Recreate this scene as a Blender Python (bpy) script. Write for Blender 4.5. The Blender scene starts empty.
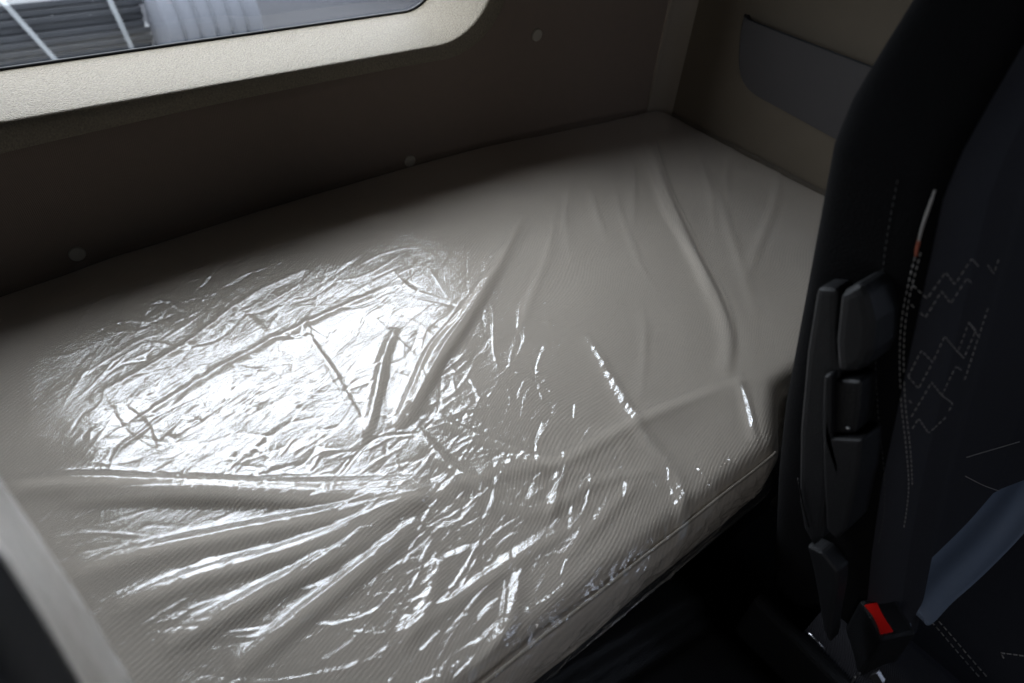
import bpy, bmesh, math, random
import numpy as np
from mathutils import Vector, Matrix
from mathutils.bvhtree import BVHTree
PI = math.pi
random.seed(4)
rng = np.random.default_rng(11)
sc = bpy.context.scene
col = sc.collection

# ------------------------------------------------------------------ camera
BED = 0.62                      # height of the mattress top above the cab floor
CAM = Vector((0.0, 0.0, BED + 0.58))
F = 683.0
fw = Vector((.492, .5575, -.6605)).normalized()
rt = Vector((.7925, -.605, .0706)); rt = (rt - fw * rt.dot(fw)).normalized()
up = rt.cross(fw)
cd = bpy.data.cameras.new('camera'); cam = bpy.data.objects.new('camera', cd); col.objects.link(cam)
cam.matrix_world = Matrix((
    (rt.x, up.x, -fw.x, CAM.x), (rt.y, up.y, -fw.y, CAM.y), (rt.z, up.z, -fw.z, CAM.z), (0, 0, 0, 1)))
cd.sensor_width = 36; cd.lens = 36 * F / 1024; cd.clip_start = 0.02; cd.clip_end = 200
cd.dof.use_dof = True; cd.dof.focus_distance = 0.85; cd.dof.aperture_fstop = 4.5
sc.camera = cam


def ray(px, py):
    return (fw * F + rt * (px - 512) - up * (py - 341.5)).normalized()


def atz(px, py, z=BED):
    d = ray(px, py); return CAM + d * ((z - CAM.z) / d.z)


def atx(px, py, x):
    d = ray(px, py); return CAM + d * ((x - CAM.x) / d.x)


def aty(px, py, y):
    d = ray(px, py); return CAM + d * ((y - CAM.y) / d.y)


# ------------------------------------------------------------------ materials
def new_mat(name):
    m = bpy.data.materials.new(name); m.use_nodes = True
    nt = m.node_tree; nt.nodes.clear()
    out = nt.nodes.new('ShaderNodeOutputMaterial')
    return m, nt, out


def N(nt, typ, ins=None, **kw):
    n = nt.nodes.new(typ)
    for k, v in kw.items():
        setattr(n, k, v)
    for k, v in (ins or {}).items():
        if isinstance(v, bpy.types.NodeSocket):
            nt.links.new(v, n.inputs[k])
        else:
            n.inputs[k].default_value = v
    return n


def math_(nt, op, a, b=0.0, clamp=False):
    n = nt.nodes.new('ShaderNodeMath'); n.operation = op; n.use_clamp = clamp
    for i, v in enumerate((a, b)):
        if isinstance(v, bpy.types.NodeSocket):
            nt.links.new(v, n.inputs[i])
        else:
            n.inputs[i].default_value = v
    return n.outputs[0]


def c4(c): return (c[0], c[1], c[2], 1)


def mat(name, color, rough=.6, spec=.5, bump=0, bscale=300, vary=0.0, vscale=8, metallic=0, color2=None, detail=3, transmission=0):
    m, nt, out = new_mat(name)
    tc = N(nt, 'ShaderNodeTexCoord')
    p = N(nt, 'ShaderNodeBsdfPrincipled', {'Roughness': rough, 'Specular IOR Level': spec, 'Metallic': metallic})
    c2 = color2 or [x * (1 - vary) for x in color]
    nz = N(nt, 'ShaderNodeTexNoise', {'Vector': tc.outputs['Object'], 'Scale': vscale, 'Detail': detail})
    mx = N(nt, 'ShaderNodeMix', data_type='RGBA')
    nt.links.new(nz.outputs['Fac'], mx.inputs[0])
    mx.inputs[6].default_value = c4(color); mx.inputs[7].default_value = c4(c2)
    nt.links.new(mx.outputs[2], p.inputs['Base Color'])
    if bump:
        bn = N(nt, 'ShaderNodeTexNoise', {'Vector': tc.outputs['Object'], 'Scale': bscale, 'Detail': 2})
        b = N(nt, 'ShaderNodeBump', {'Height': bn.outputs['Fac'], 'Strength': bump, 'Distance': .002})
        nt.links.new(b.outputs[0], p.inputs['Normal'])
    nt.links.new(p.outputs[0], out.inputs[0])
    return m


def fabric_mat(name, color, color2, scale, strength, direction, dist=1.6, dscale=3.0, rough=.85, mottled=.25, spec=.2):
    """woven / knitted ribs: distorted fine bands as bump and a slight tone change"""
    m, nt, out = new_mat(name)
    tc = N(nt, 'ShaderNodeTexCoord')
    mp = N(nt, 'ShaderNodeMapping', {'Vector': tc.outputs['Object'], 'Rotation': (0, 0, direction)})
    nz = N(nt, 'ShaderNodeTexNoise', {'Vector': mp.outputs[0], 'Scale': dscale, 'Detail': 1.5})
    sub = N(nt, 'ShaderNodeVectorMath', operation='SUBTRACT'); nt.links.new(nz.outputs['Color'], sub.inputs[0]); sub.inputs[1].default_value = (.5, .5, .5)
    scl = N(nt, 'ShaderNodeVectorMath', operation='SCALE'); nt.links.new(sub.outputs[0], scl.inputs[0]); scl.inputs['Scale'].default_value = dist * .05
    add = N(nt, 'ShaderNodeVectorMath', operation='ADD'); nt.links.new(mp.outputs[0], add.inputs[0]); nt.links.new(scl.outputs[0], add.inputs[1])
    wv = N(nt, 'ShaderNodeTexWave', {'Vector': add.outputs[0], 'Scale': scale, 'Distortion': 1.3, 'Detail': 1.0, 'Detail Scale': 2.0}, wave_type='BANDS', bands_direction='X')
    gr = N(nt, 'ShaderNodeTexNoise', {'Vector': tc.outputs['Object'], 'Scale': 420, 'Detail': 2})
    gap = N(nt, 'ShaderNodeTexNoise', {'Vector': mp.outputs[0], 'Scale': 60, 'Detail': 2})
    hh = math_(nt, 'MULTIPLY', wv.outputs['Fac'], math_(nt, 'ADD', gap.outputs['Fac'], .35))
    hh = math_(nt, 'ADD', hh, math_(nt, 'MULTIPLY', gr.outputs['Fac'], mottled))
    mx = N(nt, 'ShaderNodeMix', data_type='RGBA'); nt.links.new(hh, mx.inputs[0])
    mx.inputs[6].default_value = c4(color2); mx.inputs[7].default_value = c4(color)
    b = N(nt, 'ShaderNodeBump', {'Height': hh, 'Strength': strength, 'Distance': .0015})
    p = N(nt, 'ShaderNodeBsdfPrincipled', {'Roughness': rough, 'Specular IOR Level': spec})
    nt.links.new(mx.outputs[2], p.inputs['Base Color']); nt.links.new(b.outputs[0], p.inputs['Normal'])
    nt.links.new(p.outputs[0], out.inputs[0])
    return m


def film_mat(name, refl=.125, rough=.04, haze=.035, bump=.25, tint=(.97, .97, .97), mask=True):
    m, nt, out = new_mat(name)
    tc = N(nt, 'ShaderNodeTexCoord')
    nz = N(nt, 'ShaderNodeTexNoise', {'Vector': tc.outputs['Object'], 'Scale': 9, 'Detail': 2})
    sub = N(nt, 'ShaderNodeVectorMath', operation='SUBTRACT'); nt.links.new(nz.outputs['Color'], sub.inputs[0]); sub.inputs[1].default_value = (.5, .5, .5)
    scl = N(nt, 'ShaderNodeVectorMath', operation='SCALE'); nt.links.new(sub.outputs[0], scl.inputs[0]); scl.inputs['Scale'].default_value = .09
    add = N(nt, 'ShaderNodeVectorMath', operation='ADD'); nt.links.new(tc.outputs['Object'], add.inputs[0]); nt.links.new(scl.outputs[0], add.inputs[1])
    def aniso(ang, sc_):
        a_ = N(nt, 'ShaderNodeMapping', {'Vector': add.outputs[0], 'Rotation': (0, 0, ang)})
        return N(nt, 'ShaderNodeMapping', {'Vector': a_.outputs[0], 'Scale': sc_}).outputs[0]
    v1, v2, v3 = aniso(-.25, (26, 120, 60)), aniso(.35, (60, 260, 100)), aniso(-.75, (30, 200, 100))
    c1_ = N(nt, 'ShaderNodeTexNoise', {'Vector': v1, 'Scale': 1.0, 'Detail': 5, 'Roughness': .62})
    c2_ = N(nt, 'ShaderNodeTexNoise', {'Vector': v2, 'Scale': 1.0, 'Detail': 2, 'Roughness': .5})
    c3_ = N(nt, 'ShaderNodeTexNoise', {'Vector': v3, 'Scale': 1.0, 'Detail': 2, 'Roughness': .5})
    vo = N(nt, 'ShaderNodeTexVoronoi', {'Vector': v1, 'Scale': .6}, feature='DISTANCE_TO_EDGE')
    rd = math_(nt, 'ABSOLUTE', math_(nt, 'SUBTRACT', c1_.outputs['Fac'], .5))
    r2 = math_(nt, 'ABSOLUTE', math_(nt, 'SUBTRACT', c2_.outputs['Fac'], .5))
    r3 = math_(nt, 'ABSOLUTE', math_(nt, 'SUBTRACT', c3_.outputs['Fac'], .5))
    hh = math_(nt, 'ADD', math_(nt, 'MULTIPLY', rd, 1.0), math_(nt, 'MULTIPLY', vo.outputs['Distance'], .22))
    hh = math_(nt, 'ADD', hh, math_(nt, 'ADD', math_(nt, 'MULTIPLY', r2, .28), math_(nt, 'MULTIPLY', r3, .3)))
    b = N(nt, 'ShaderNodeBump', {'Height': hh, 'Strength': bump, 'Distance': .004})
    lw = N(nt, 'ShaderNodeLayerWeight', {'Blend': .5, 'Normal': b.outputs[0]})
    f5 = math_(nt, 'POWER', lw.outputs['Facing'], 4.0)
    fac = math_(nt, 'ADD', math_(nt, 'MULTIPLY', f5, 1 - refl), refl, True)
    tr = N(nt, 'ShaderNodeBsdfTransparent', {'Color': c4(tint)})
    df = N(nt, 'ShaderNodeBsdfDiffuse', {'Color': (.8, .8, .8, 1), 'Normal': b.outputs[0]})
    m1 = N(nt, 'ShaderNodeMixShader', {0: haze}); nt.links.new(tr.outputs[0], m1.inputs[1]); nt.links.new(df.outputs[0], m1.inputs[2])
    gl = N(nt, 'ShaderNodeBsdfGlossy', {'Color': (1, 1, 1, 1), 'Roughness': rough, 'Normal': b.outputs[0]})
    g2 = N(nt, 'ShaderNodeBsdfGlossy', {'Color': (1, 1, 1, 1), 'Roughness': rough + .14, 'Normal': b.outputs[0]})
    mg = N(nt, 'ShaderNodeMixShader', {0: .15}); nt.links.new(gl.outputs[0], mg.inputs[1]); nt.links.new(g2.outputs[0], mg.inputs[2])
    m2 = N(nt, 'ShaderNodeMixShader'); nt.links.new(fac, m2.inputs[0]); nt.links.new(m1.outputs[0], m2.inputs[1]); nt.links.new(mg.outputs[0], m2.inputs[2])
    nt.links.new(m2.outputs[0], out.inputs[0])
    return m


def glass_mat(name):
    m, nt, out = new_mat(name)
    tc = N(nt, 'ShaderNodeTexCoord')
    # rain / dust specks on the pane
    vo = N(nt, 'ShaderNodeTexVoronoi', {'Vector': tc.outputs['Object'], 'Scale': 75})
    nz = N(nt, 'ShaderNodeTexNoise', {'Vector': tc.outputs['Object'], 'Scale': 30, 'Detail': 2})
    th = math_(nt, 'MULTIPLY', math_(nt, 'LESS_THAN', vo.outputs['Distance'], .11), math_(nt, 'GREATER_THAN', nz.outputs['Fac'], .53))
    tr = N(nt, 'ShaderNodeBsdfTransparent', {'Color': (.80, .84, .88, 1)})
    df = N(nt, 'ShaderNodeBsdfTranslucent', {'Color': (.5, .52, .55, 1)})
    sp = N(nt, 'ShaderNodeMixShader'); nt.links.new(math_(nt, 'MULTIPLY', th, .05), sp.inputs[0])
    nt.links.new(tr.outputs[0], sp.inputs[1]); nt.links.new(df.outputs[0], sp.inputs[2])
    gl = N(nt, 'ShaderNodeBsdfGlossy', {'Roughness': .01})
    mx = N(nt, 'ShaderNodeMixShader', {0: .06}); nt.links.new(sp.outputs[0], mx.inputs[1]); nt.links.new(gl.outputs[0], mx.inputs[2])
    nt.links.new(mx.outputs[0], out.inputs[0])
    return m


M = {}
M['wall'] = mat('beige_trim_panel', (.150, .123, .090), .8, .25, .25, 900, .12, 20)
M['wall_cloth'] = fabric_mat('rear_wall_cloth', (.24, .185, .147), (.19, .15, .12), 150, .2, .3, 1.0, 5)
M['frame'] = mat('grained_beige_plastic', (.335, .288, .215), .6, .3, 1.0, 480, .06, 380, color2=(.16, .137, .102), detail=1)
M['corner'] = mat('corner_trim_plastic', (.30, .255, .205), .6, .3, .2, 600, .08, 20)
M['button'] = mat('trim_button_plastic', (.42, .38, .31), .5, .4)
M['mattress'] = fabric_mat('beige_rib_knit', (.72, .645, .553), (.61, .546, .464), 88, .17, -1.92, 2.8, 3.4, mottled=.8)
M['piping'] = fabric_mat('beige_piping', (.42, .37, .31), (.34, .30, .25), 120, .5, .2)
M['film'] = film_mat('clear_plastic_film')
M['film_seat'] = film_mat('clear_seat_film', refl=.04, rough=.3, haze=.07, bump=.2)
M['black'] = mat('black_moulded_plastic', (.012, .0125, .014), .42, .4, .4, 700, .3, 30)
M['black_soft'] = mat('black_soft_touch_plastic', (.012, .0125, .0145), .55, .4, .3, 900, .3, 30)
M['black_gloss'] = mat('black_smooth_plastic', (.008, .008, .009), .2, .5)
M['seat'] = fabric_mat('black_seat_cloth', (.034, .034, .041), (.020, .020, .025), 220, .6, .1, .5, 8, .8, spec=.3)
M['seat_side'] = mat('black_seat_side_cloth', (.0042, .0042, .005), .9, .15, .4, 700, .3, 30)
M['seat_blue'] = fabric_mat('dark_blue_grey_seat_cloth', (.040, .041, .050), (.026, .027, .034), 200, .6, .8, .5, 8, .75, spec=.3)
M['stitch'] = mat('beige_thread', (.42, .40, .38), .7, .3, 0, 100, .2, 200)
M['stitch_dark'] = mat('dark_thread', (.10, .098, .095), .8, .2, 0, 100, .2, 200)
M['tag'] = mat('reddish_tag_cloth', (.35, .10, .06), .8, .2)
M['belt'] = fabric_mat('blue_grey_webbing', (.20, .25, .335), (.14, .18, .245), 170, .7, .2, .2, 3, .45, spec=.6)
M['red'] = mat('red_button_plastic', (.75, .012, .008), .35, .5)
M['metal'] = mat('brushed_steel', (.6, .6, .62), .3, .5, 0, 100, .1, 30, 1.0)
M['rubber'] = mat('black_window_seal', (.006, .006, .006), .5, .3)
M['glass'] = glass_mat('clear_window_glass')
M['floor'] = mat('black_rubber_mat', (.010, .010, .011), .7, .3, .5, 400, .3, 20)
M['pocket'] = mat('grey_moulded_pocket', (.062, .056, .055), .6, .35, .3, 900, .08, 20)
M['ceiling'] = mat('headliner_cloth', (.10, .095, .085), .9, .2, .2, 900, .08, 20)
M['paving'] = mat('darkened_paving', (.030, .0305, .034), .95, .08, .4, 40, .35, 1.2)  # concrete ground, dry; the shade outside is put into its very dark colour
M['slab'] = mat('dark_slab_board', (.007, .0078, .0095), .55, .4, .3, 14, .5, 4, color2=(.015, .0165, .020))
M['wrap'] = mat('grey_wrapping_cloth', (.062, .065, .074), .8, .2, .4, 9, .2, 3)
M['wrap_dark'] = mat('dark_hose_band', (.030, .033, .040), .6, .4)
M['strap'] = mat('white_packing_strap', (.14, .147, .152), .5, .4)


# ------------------------------------------------------------------ mesh helpers
def link(name, me, m, parent=None, smooth=True):
    o = bpy.data.objects.new(name, me); col.objects.link(o)
    if m: me.materials.append(m)
    if smooth:
        me.polygons.foreach_set('use_smooth', [True] * len(me.polygons))
    if parent: o.parent = parent
    return o


def from_bm(name, bm, m, parent=None, smooth=False, bevel=0, seg=2, sharp=None):
    if bevel:
        bmesh.ops.remove_doubles(bm, verts=bm.verts, dist=1e-6)
        es = [e for e in bm.edges if len(e.link_faces) == 2 and e.calc_face_angle(0) > .5]
        if es:
            bmesh.ops.bevel(bm, geom=es, offset=bevel, segments=seg, profile=.6, affect='EDGES', clamp_overlap=True)
    bmesh.ops.recalc_face_normals(bm, faces=bm.faces)
    me = bpy.data.meshes.new(name); bm.to_mesh(me); bm.free()
    o = link(name, me, m, parent, smooth)
    return o


def grid_mesh(name, P, m, parent=None, closed_u=False, flip=False):
    """P: array (nu, nv, 3)"""
    nu, nv = P.shape[:2]
    me = bpy.data.meshes.new(name)
    idx = np.arange(nu * nv).reshape(nu, nv)
    if closed_u:
        idx = np.vstack([idx, idx[:1]])
    a, b, c, d = idx[:-1, :-1], idx[1:, :-1], idx[1:, 1:], idx[:-1, 1:]
    q = np.stack([a, b, c, d], -1).reshape(-1, 4)
    if flip: q = q[:, ::-1]
    nf = len(q)
    me.vertices.add(nu * nv); me.vertices.foreach_set('co', P.reshape(-1).astype(np.float32))
    me.loops.add(nf * 4); me.loops.foreach_set('vertex_index', q.reshape(-1).astype(np.int32))
    me.polygons.add(nf); me.polygons.foreach_set('loop_start', np.arange(nf, dtype=np.int32) * 4)
    me.update(); me.validate()
    return link(name, me, m, parent, True)


def box(bm, x0, x1, y0, y1, z0, z1, rot=None, at=None):
    vs = [bm.verts.new((x, y, z)) for x in (x0, x1) for y in (y0, y1) for z in (z0, z1)]
    for f in ((0, 1, 3, 2), (4, 6, 7, 5), (0, 4, 5, 1), (2, 3, 7, 6), (0, 2, 6, 4), (1, 5, 7, 3)):
        bm.faces.new([vs[i] for i in f])
    if rot is not None:
        for v in vs: v.co = rot @ v.co
    if at is not None:
        for v in vs: v.co += Vector(at)
    return vs


def prism(bm, pts, off):
    """closed prism: polygon pts (Vectors) extruded by off"""
    a = [bm.verts.new(p) for p in pts]; b = [bm.verts.new(Vector(p) + Vector(off)) for p in pts]
    n = len(pts)
    bm.faces.new(a[::-1]); bm.faces.new(b)
    for i in range(n):
        bm.faces.new((a[i], a[(i + 1) % n], b[(i + 1) % n], b[i]))


def catmull(pts, per=8, closed=False):
    pts = [Vector(p) for p in pts]; n = len(pts); out = []
    rngi = range(n if closed else n - 1)
    for i in rngi:
        g = (lambda k: pts[k % n]) if closed else (lambda k: pts[min(max(k, 0), n - 1)])
        p0, p1, p2, p3 = g(i - 1), g(i), g(i + 1), g(i + 2)
        for k in range(per):
            t = k / per
            out.append(.5 * ((2 * p1) + (p2 - p0) * t + (2 * p0 - 5 * p1 + 4 * p2 - p3) * t * t + (3 * p1 - p0 - 3 * p2 + p3) * t ** 3))
    if not closed: out.append(pts[-1])
    return out


def tube(bm, pts, r, n=8, closed=False, cap=True):
    pts = [Vector(p) for p in pts]; m = len(pts); rings = []
    up0 = Vector((0, 0, 1))
    for i, p in enumerate(pts):
        a = pts[(i - 1) % m] if closed or i > 0 else p
        b = pts[(i + 1) % m] if closed or i < m - 1 else p
        t = (b - a).normalized()
        s = t.cross(up0)
        if s.length < 1e-3: s = t.cross(Vector((1, 0, 0)))
        s.normalize(); w = s.cross(t)
        rr = r(i / (m - 1)) if callable(r) else r
        rings.append([bm.verts.new(p + (s * math.cos(2 * PI * k / n) + w * math.sin(2 * PI * k / n)) * rr) for k in range(n)])
    for i in range(m if closed else m - 1):
        A, B = rings[i], rings[(i + 1) % m]
        for k in range(n): bm.faces.new((A[k], A[(k + 1) % n], B[(k + 1) % n], B[k]))
    if cap and not closed:
        bm.faces.new(rings[0][::-1]); bm.faces.new(rings[-1])


def rrect(x0, x1, y0, y1, r, n=8):
    """rounded rectangle as (a, b) pairs, counter-clockwise"""
    out = []
    for cx, cy, a0 in ((x1 - r, y1 - r, 0), (x0 + r, y1 - r, PI / 2), (x0 + r, y0 + r, PI), (x1 - r, y0 + r, 1.5 * PI)):
        for k in range(n + 1):
            a = a0 + (PI / 2) * k / n
            out.append((cx + r * math.cos(a), cy + r * math.sin(a)))
    return out


def dens(pts, step=.035):
    out = []
    for i, (a, b) in enumerate(pts):
        c, d = pts[(i + 1) % len(pts)]; m = max(1, int(math.hypot(c - a, d - b) / step))
        for k in range(m): out.append((a + (c - a) * k / m, b + (d - b) * k / m))
    return out


def empty(name, loc, label=None, cat=None, group=None, kind=None):
    o = bpy.data.objects.new(name, None); col.objects.link(o); o.location = loc
    bpy.context.view_layer.update()
    return tag(o, label, cat, group, kind)


def tag(o, label=None, cat=None, group=None, kind=None):
    if label: o['label'] = label
    if cat: o['category'] = cat
    if group: o['group'] = group
    if kind: o['kind'] = kind
    return o


def adopt(child, parent):
    """parent without moving the child"""
    child.parent = parent
    child.matrix_parent_inverse = Matrix.Translation(parent.location).inverted()
    return child


# ------------------------------------------------------------------ the cab shell
XR, XL = 1.17, -0.68            # side walls
YF, ZC = -1.35, 2.05            # front wall, ceiling
WX0, WX1, WZ0, WZ1, WR = -.05, .668, BED + .228, BED + .70, .065      # glass opening
YG = 1.03                        # glass plane


def ywall(x):
    """the rear wall bows back a little in the middle"""
    t = (x - .52) / .65
    return .925 + .048 * max(0, 1 - t * t)


# rear wall: a sheet between its outline and the window opening, ring by ring
fr_out = dens(rrect(WX0 - .050, WX1 + .050, WZ0 - .028, WZ1 + .04, .105, 10))      # outer edge of the sloped reveal
n = len(fr_out)
inner = fr_out
cx, cz = (WX0 + WX1) / 2, (WZ0 + WZ1) / 2
outer = []
for (a, b) in inner:                                   # shoot from the window's centre to the wall's rectangle
    dx, dz = a - cx, b - cz
    t = min((XR + .02 - cx) / dx if dx > 1e-6 else 9e9, (XL - .02 - cx) / dx if dx < -1e-6 else 9e9,
            (ZC - cz) / dz if dz > 1e-6 else 9e9, (0 - cz) / dz if dz < -1e-6 else 9e9)
    outer.append((cx + dx * t, cz + dz * t))
# exact corners
for corner in ((XR + .02, ZC), (XL - .02, ZC), (XL - .02, 0), (XR + .02, 0)):
    i = min(range(n), key=lambda k: (outer[k][0] - corner[0]) ** 2 + (outer[k][1] - corner[1]) ** 2)
    outer[i] = corner
bm = bmesh.new(); rings = []
K = 16
for k in range(K + 1):
    t = k / K
    ring = []
    for (a, b), (c, d) in zip(inner, outer):
        x = a + (c - a) * t; z = b + (d - b) * t
        ring.append(bm.verts.new((x, ywall(x), z)))
    rings.append(ring)
for k in range(K):
    for i in range(n):
        j = (i + 1) % n
        bm.faces.new((rings[k][i], rings[k][j], rings[k + 1][j], rings[k + 1][i]))
bmesh.ops.solidify(bm, geom=bm.faces[:], thickness=.02) if False else None
rear = from_bm('wall_rear', bm, M['wall_cloth'], smooth=True); tag(rear, kind='structure')
md = rear.modifiers.new('thick', 'SOLIDIFY'); md.thickness = .015; md.offset = 0

# other walls with thickness
bm = bmesh.new(); box(bm, XR, XR + .05, YF, 1.2, 0, ZC)
tag(from_bm('wall_right', bm, M['wall']), kind='structure')
bm = bmesh.new(); box(bm, XL - .05, XL, YF, 1.2, 0, ZC)
tag(from_bm('wall_left', bm, M['wall']), kind='structure')
bm = bmesh.new(); box(bm, XL - .05, XR + .05, YF - .05, YF, 0, ZC)
tag(from_bm('wall_front', bm, M['wall']), kind='structure')
bm = bmesh.new(); box(bm, XL - .05, XR + .05, YF - .05, 1.2, ZC, ZC + .04)
tag(from_bm('ceiling', bm, M['ceiling']), kind='structure')
bm = bmesh.new(); box(bm, XL - .05, XR + .05, YF - .05, 1.2, -.06, 0)
tag(from_bm('floor', bm, M['floor']), kind='structure')

# ---- window: grained reveal (a rounded ring sloping from the glass to the room), seal, pane
win = empty('window_1', ((WX0 + WX1) / 2, YG, WZ0), kind='structure')


def sub_(pts):
    """cut the four straight runs into 24 pieces"""
    out = []
    for i, (a, b) in enumerate(pts):
        c, d = pts[(i + 1) % len(pts)]; m = 24 if i % 13 == 12 else 1
        for k in range(m): out.append((a + (c - a) * k / m, b + (d - b) * k / m))
    return out


def ring_mesh(name, profile, m, parent):
    """profile: list of (outset from the glass opening, y or None=on the wall plus dy) ; swept round the opening"""
    rows = []
    for (o, y, r) in profile:
        pts = sub_(rrect(WX0 - o, WX1 + o, WZ0 - o * .46, WZ1 + o * .8, max(.01, WR + r), 12))
        rows.append([(a, y if y is not None else ywall(a), b) for a, b in pts])
    P = np.array(rows).transpose(1, 0, 2)
    return grid_mesh(name, P, m, parent, closed_u=True)


prof = []
for k in range(15):
    t = k / 14
    # convex sloping face, rolled over at the room side
    o = .036 * (t ** .92); y = YG - .004 - .112 * (1 - (1 - t) ** 1.25)
    prof.append((o, y, .045 * t))
yr = prof[-1][1]
for (do, dy) in ((.003, .0005), (.005, .003), (.0055, .008), (.004, .03), (.003, .075)):
    prof.append((.036 + do, yr + dy, .045))
fr = ring_mesh('window_frame', prof, M['frame'], None); adopt(fr, win)
# flat dark trim band round the reveal, lying on the wall
prof = [(.0415, None, .045), (.043, None, .045), (.093, None, .06), (.0945, None, .06), (.095, None, .06)]
rows = []
for i, (o, y, r) in enumerate(prof):
    pts = sub_(rrect(WX0 - o, WX1 + o, WZ0 - o * .62, WZ1 + o * .8, WR + r, 12))
    dy = (-.008, -.0115, -.0115, -.010, -.004)[i]
    rows.append([(a, ywall(a) + dy, b) for a, b in pts])
b_ = grid_mesh('trim_band', np.array(rows).transpose(1, 0, 2), M['frame'], None, closed_u=True); adopt(b_, win)
# seal: dark bead, with tiny dots printed at the glass edge
pts = rrect(WX0, WX1, WZ0, WZ1, WR, 12)
bm = bmesh.new(); tube(bm, [(a, YG - .002, b) for a, b in pts], .0032, 8, closed=True)
s_ = from_bm('window_seal', bm, M['rubber'], smooth=True); adopt(s_, win)
bm = bmesh.new()
pts2 = rrect(WX0 - .02, WX1 + .02, WZ0 - .02, WZ1 + .02, WR, 12)
prism(bm, [Vector((a, YG + .002, b)) for a, b in pts2], (0, .004, 0))
g_ = from_bm('window_pane', bm, M['glass']); adopt(g_, win)
# outer body sheet that closes the cab round the pane
bm = bmesh.new()
ring = rrect(WX0 - .015, WX1 + .015, WZ0 - .015, WZ1 + .015, WR, 10); rr_ = []
for (a, b) in ring:
    dx, dz = a - cx, b - cz
    t = min((XR + .05 - cx) / dx if dx > 1e-6 else 9e9, (XL - .05 - cx) / dx if dx < -1e-6 else 9e9,
            (ZC + .04 - cz) / dz if dz > 1e-6 else 9e9, (-.06 - cz) / dz if dz < -1e-6 else 9e9)
    rr_.append((cx + dx * t, cz + dz * t))
for corner in ((XR + .05, ZC + .04), (XL - .05, ZC + .04), (XL - .05, -.06), (XR + .05, -.06)):
    i = min(range(len(rr_)), key=lambda k: (rr_[k][0] - corner[0]) ** 2 + (rr_[k][1] - corner[1]) ** 2); rr_[i] = corner
A = [bm.verts.new((a, YG + .008, b)) for a, b in ring]; B = [bm.verts.new((a, YG + .008, b)) for a, b in rr_]
A2 = [bm.verts.new((a, YG + .024, b)) for a, b in ring]; B2 = [bm.verts.new((a, YG + .024, b)) for a, b in rr_]
k = len(A)
for i in range(k):
    j = (i + 1) % k
    bm.faces.new((A[i], A[j], B[j], B[i])); bm.faces.new((A2[j], A2[i], B2[i], B2[j]))
    bm.faces.new((A[j], A[i], A2[i], A2[j])); bm.faces.new((B[i], B[j], B2[j], B2[i]))
tag(from_bm('trim_1', bm, M['black']), kind='structure')

# corner trim between rear and right wall: a softly rounded vertical strip
bm = bmesh.new(); rows = []
yc = ywall(XR)
for z in (0.0, ZC):
    r = []
    for k in range(13):
        a = PI / 2 * k / 12
        R_ = .045
        r.append((XR + .004 - R_ + R_ * math.sin(a) , yc - .004 - R_ + R_ * math.cos(a), z))
    rows.append(r)
P = np.array(rows).transpose(1, 0, 2)
ct = grid_mesh('trim_2', P, M['wall']); tag(ct, kind='structure')
ct.data.materials.clear(); ct.data.materials.append(M['corner'])
md = ct.modifiers.new('t', 'SOLIDIFY'); md.thickness = .006; md.offset = 0
bm.free()

# windscreen side of the cab: dark pane on the closed wall; an area lamp before it gives the front daylight
ws = empty('window_2', (.24, YF, 1.0), kind='structure')
bm = bmesh.new(); prism(bm, [Vector((a, YF + .002, b)) for a, b in rrect(XL + .12, XR - .12, 1.0, 1.8, .1)], (0, .006, 0))
adopt(from_bm('window_pane', bm, M['black_gloss']), ws)

w4 = empty('window_4', (XL, -.55, BED + .4), kind='structure')
bm = bmesh.new(); prism(bm, [Vector((XL + .002, a, b)) for a, b in rrect(-.90, -.30, BED + .22, BED + .70, .08)], (.006, 0, 0))
adopt(from_bm('window_pane', bm, M['black_gloss']), w4)
w3 = empty('window_3', (XR, -.62, BED + .4), kind='structure')
bm = bmesh.new(); prism(bm, [Vector((XR - .008, a, b)) for a, b in rrect(-.95, -.29, BED + .40, BED + .84, .08)], (.006, 0, 0))
adopt(from_bm('window_pane', bm, M['black_gloss']), w3)

# ---- round trim buttons on the rear wall
for (px, py, txt) in ((77, 254, 'round beige trim button low on the rear wall at far left of the bunk'),
                      (410, 161, 'round beige trim button on the rear wall just above the mattress edge'),
                      (537, 35, 'round beige trim button high on the rear wall right of the window')):
    p = aty(px, py, .955)
    for _ in range(4): p = aty(px, py, ywall(p.x) - .009)
    bm = bmesh.new(); rg = []
    prof_ = [(.0105, .002), (.0105, -.001), (.0098, -.0022), (.0085, -.0026), (.0075, -.0022), (.004, -.0028), (.0005, -.003)]
    for (r, dy) in prof_:
        rg.append([bm.verts.new((p.x + r * math.cos(2 * PI * k / 28), p.y + dy, p.z + r * math.sin(2 * PI * k / 28))) for k in range(28)])
    for a, b in zip(rg, rg[1:]):
        for k in range(28): bm.faces.new((a[k], a[(k + 1) % 28], b[(k + 1) % 28], b[k]))
    bm.faces.new(rg[-1]); bm.faces.new(rg[0][::-1])
    tag(from_bm('trim_button', bm, M['button'], smooth=True), txt, 'button', 'trim buttons of the rear wall')

# ------------------------------------------------------------------ wall pocket on the right wall
o_px = [(749, 15), (745, 40), (744, 66), (749, 82), (760, 93), (778, 103), (800, 115), (822, 127)]
pp = [atx(x, y, XR) for x, y in o_px]
Y0, Z0 = pp[0].y, pp[0].z
yz = [(p.y, p.z) for p in catmull(pp, 5)]
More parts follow.
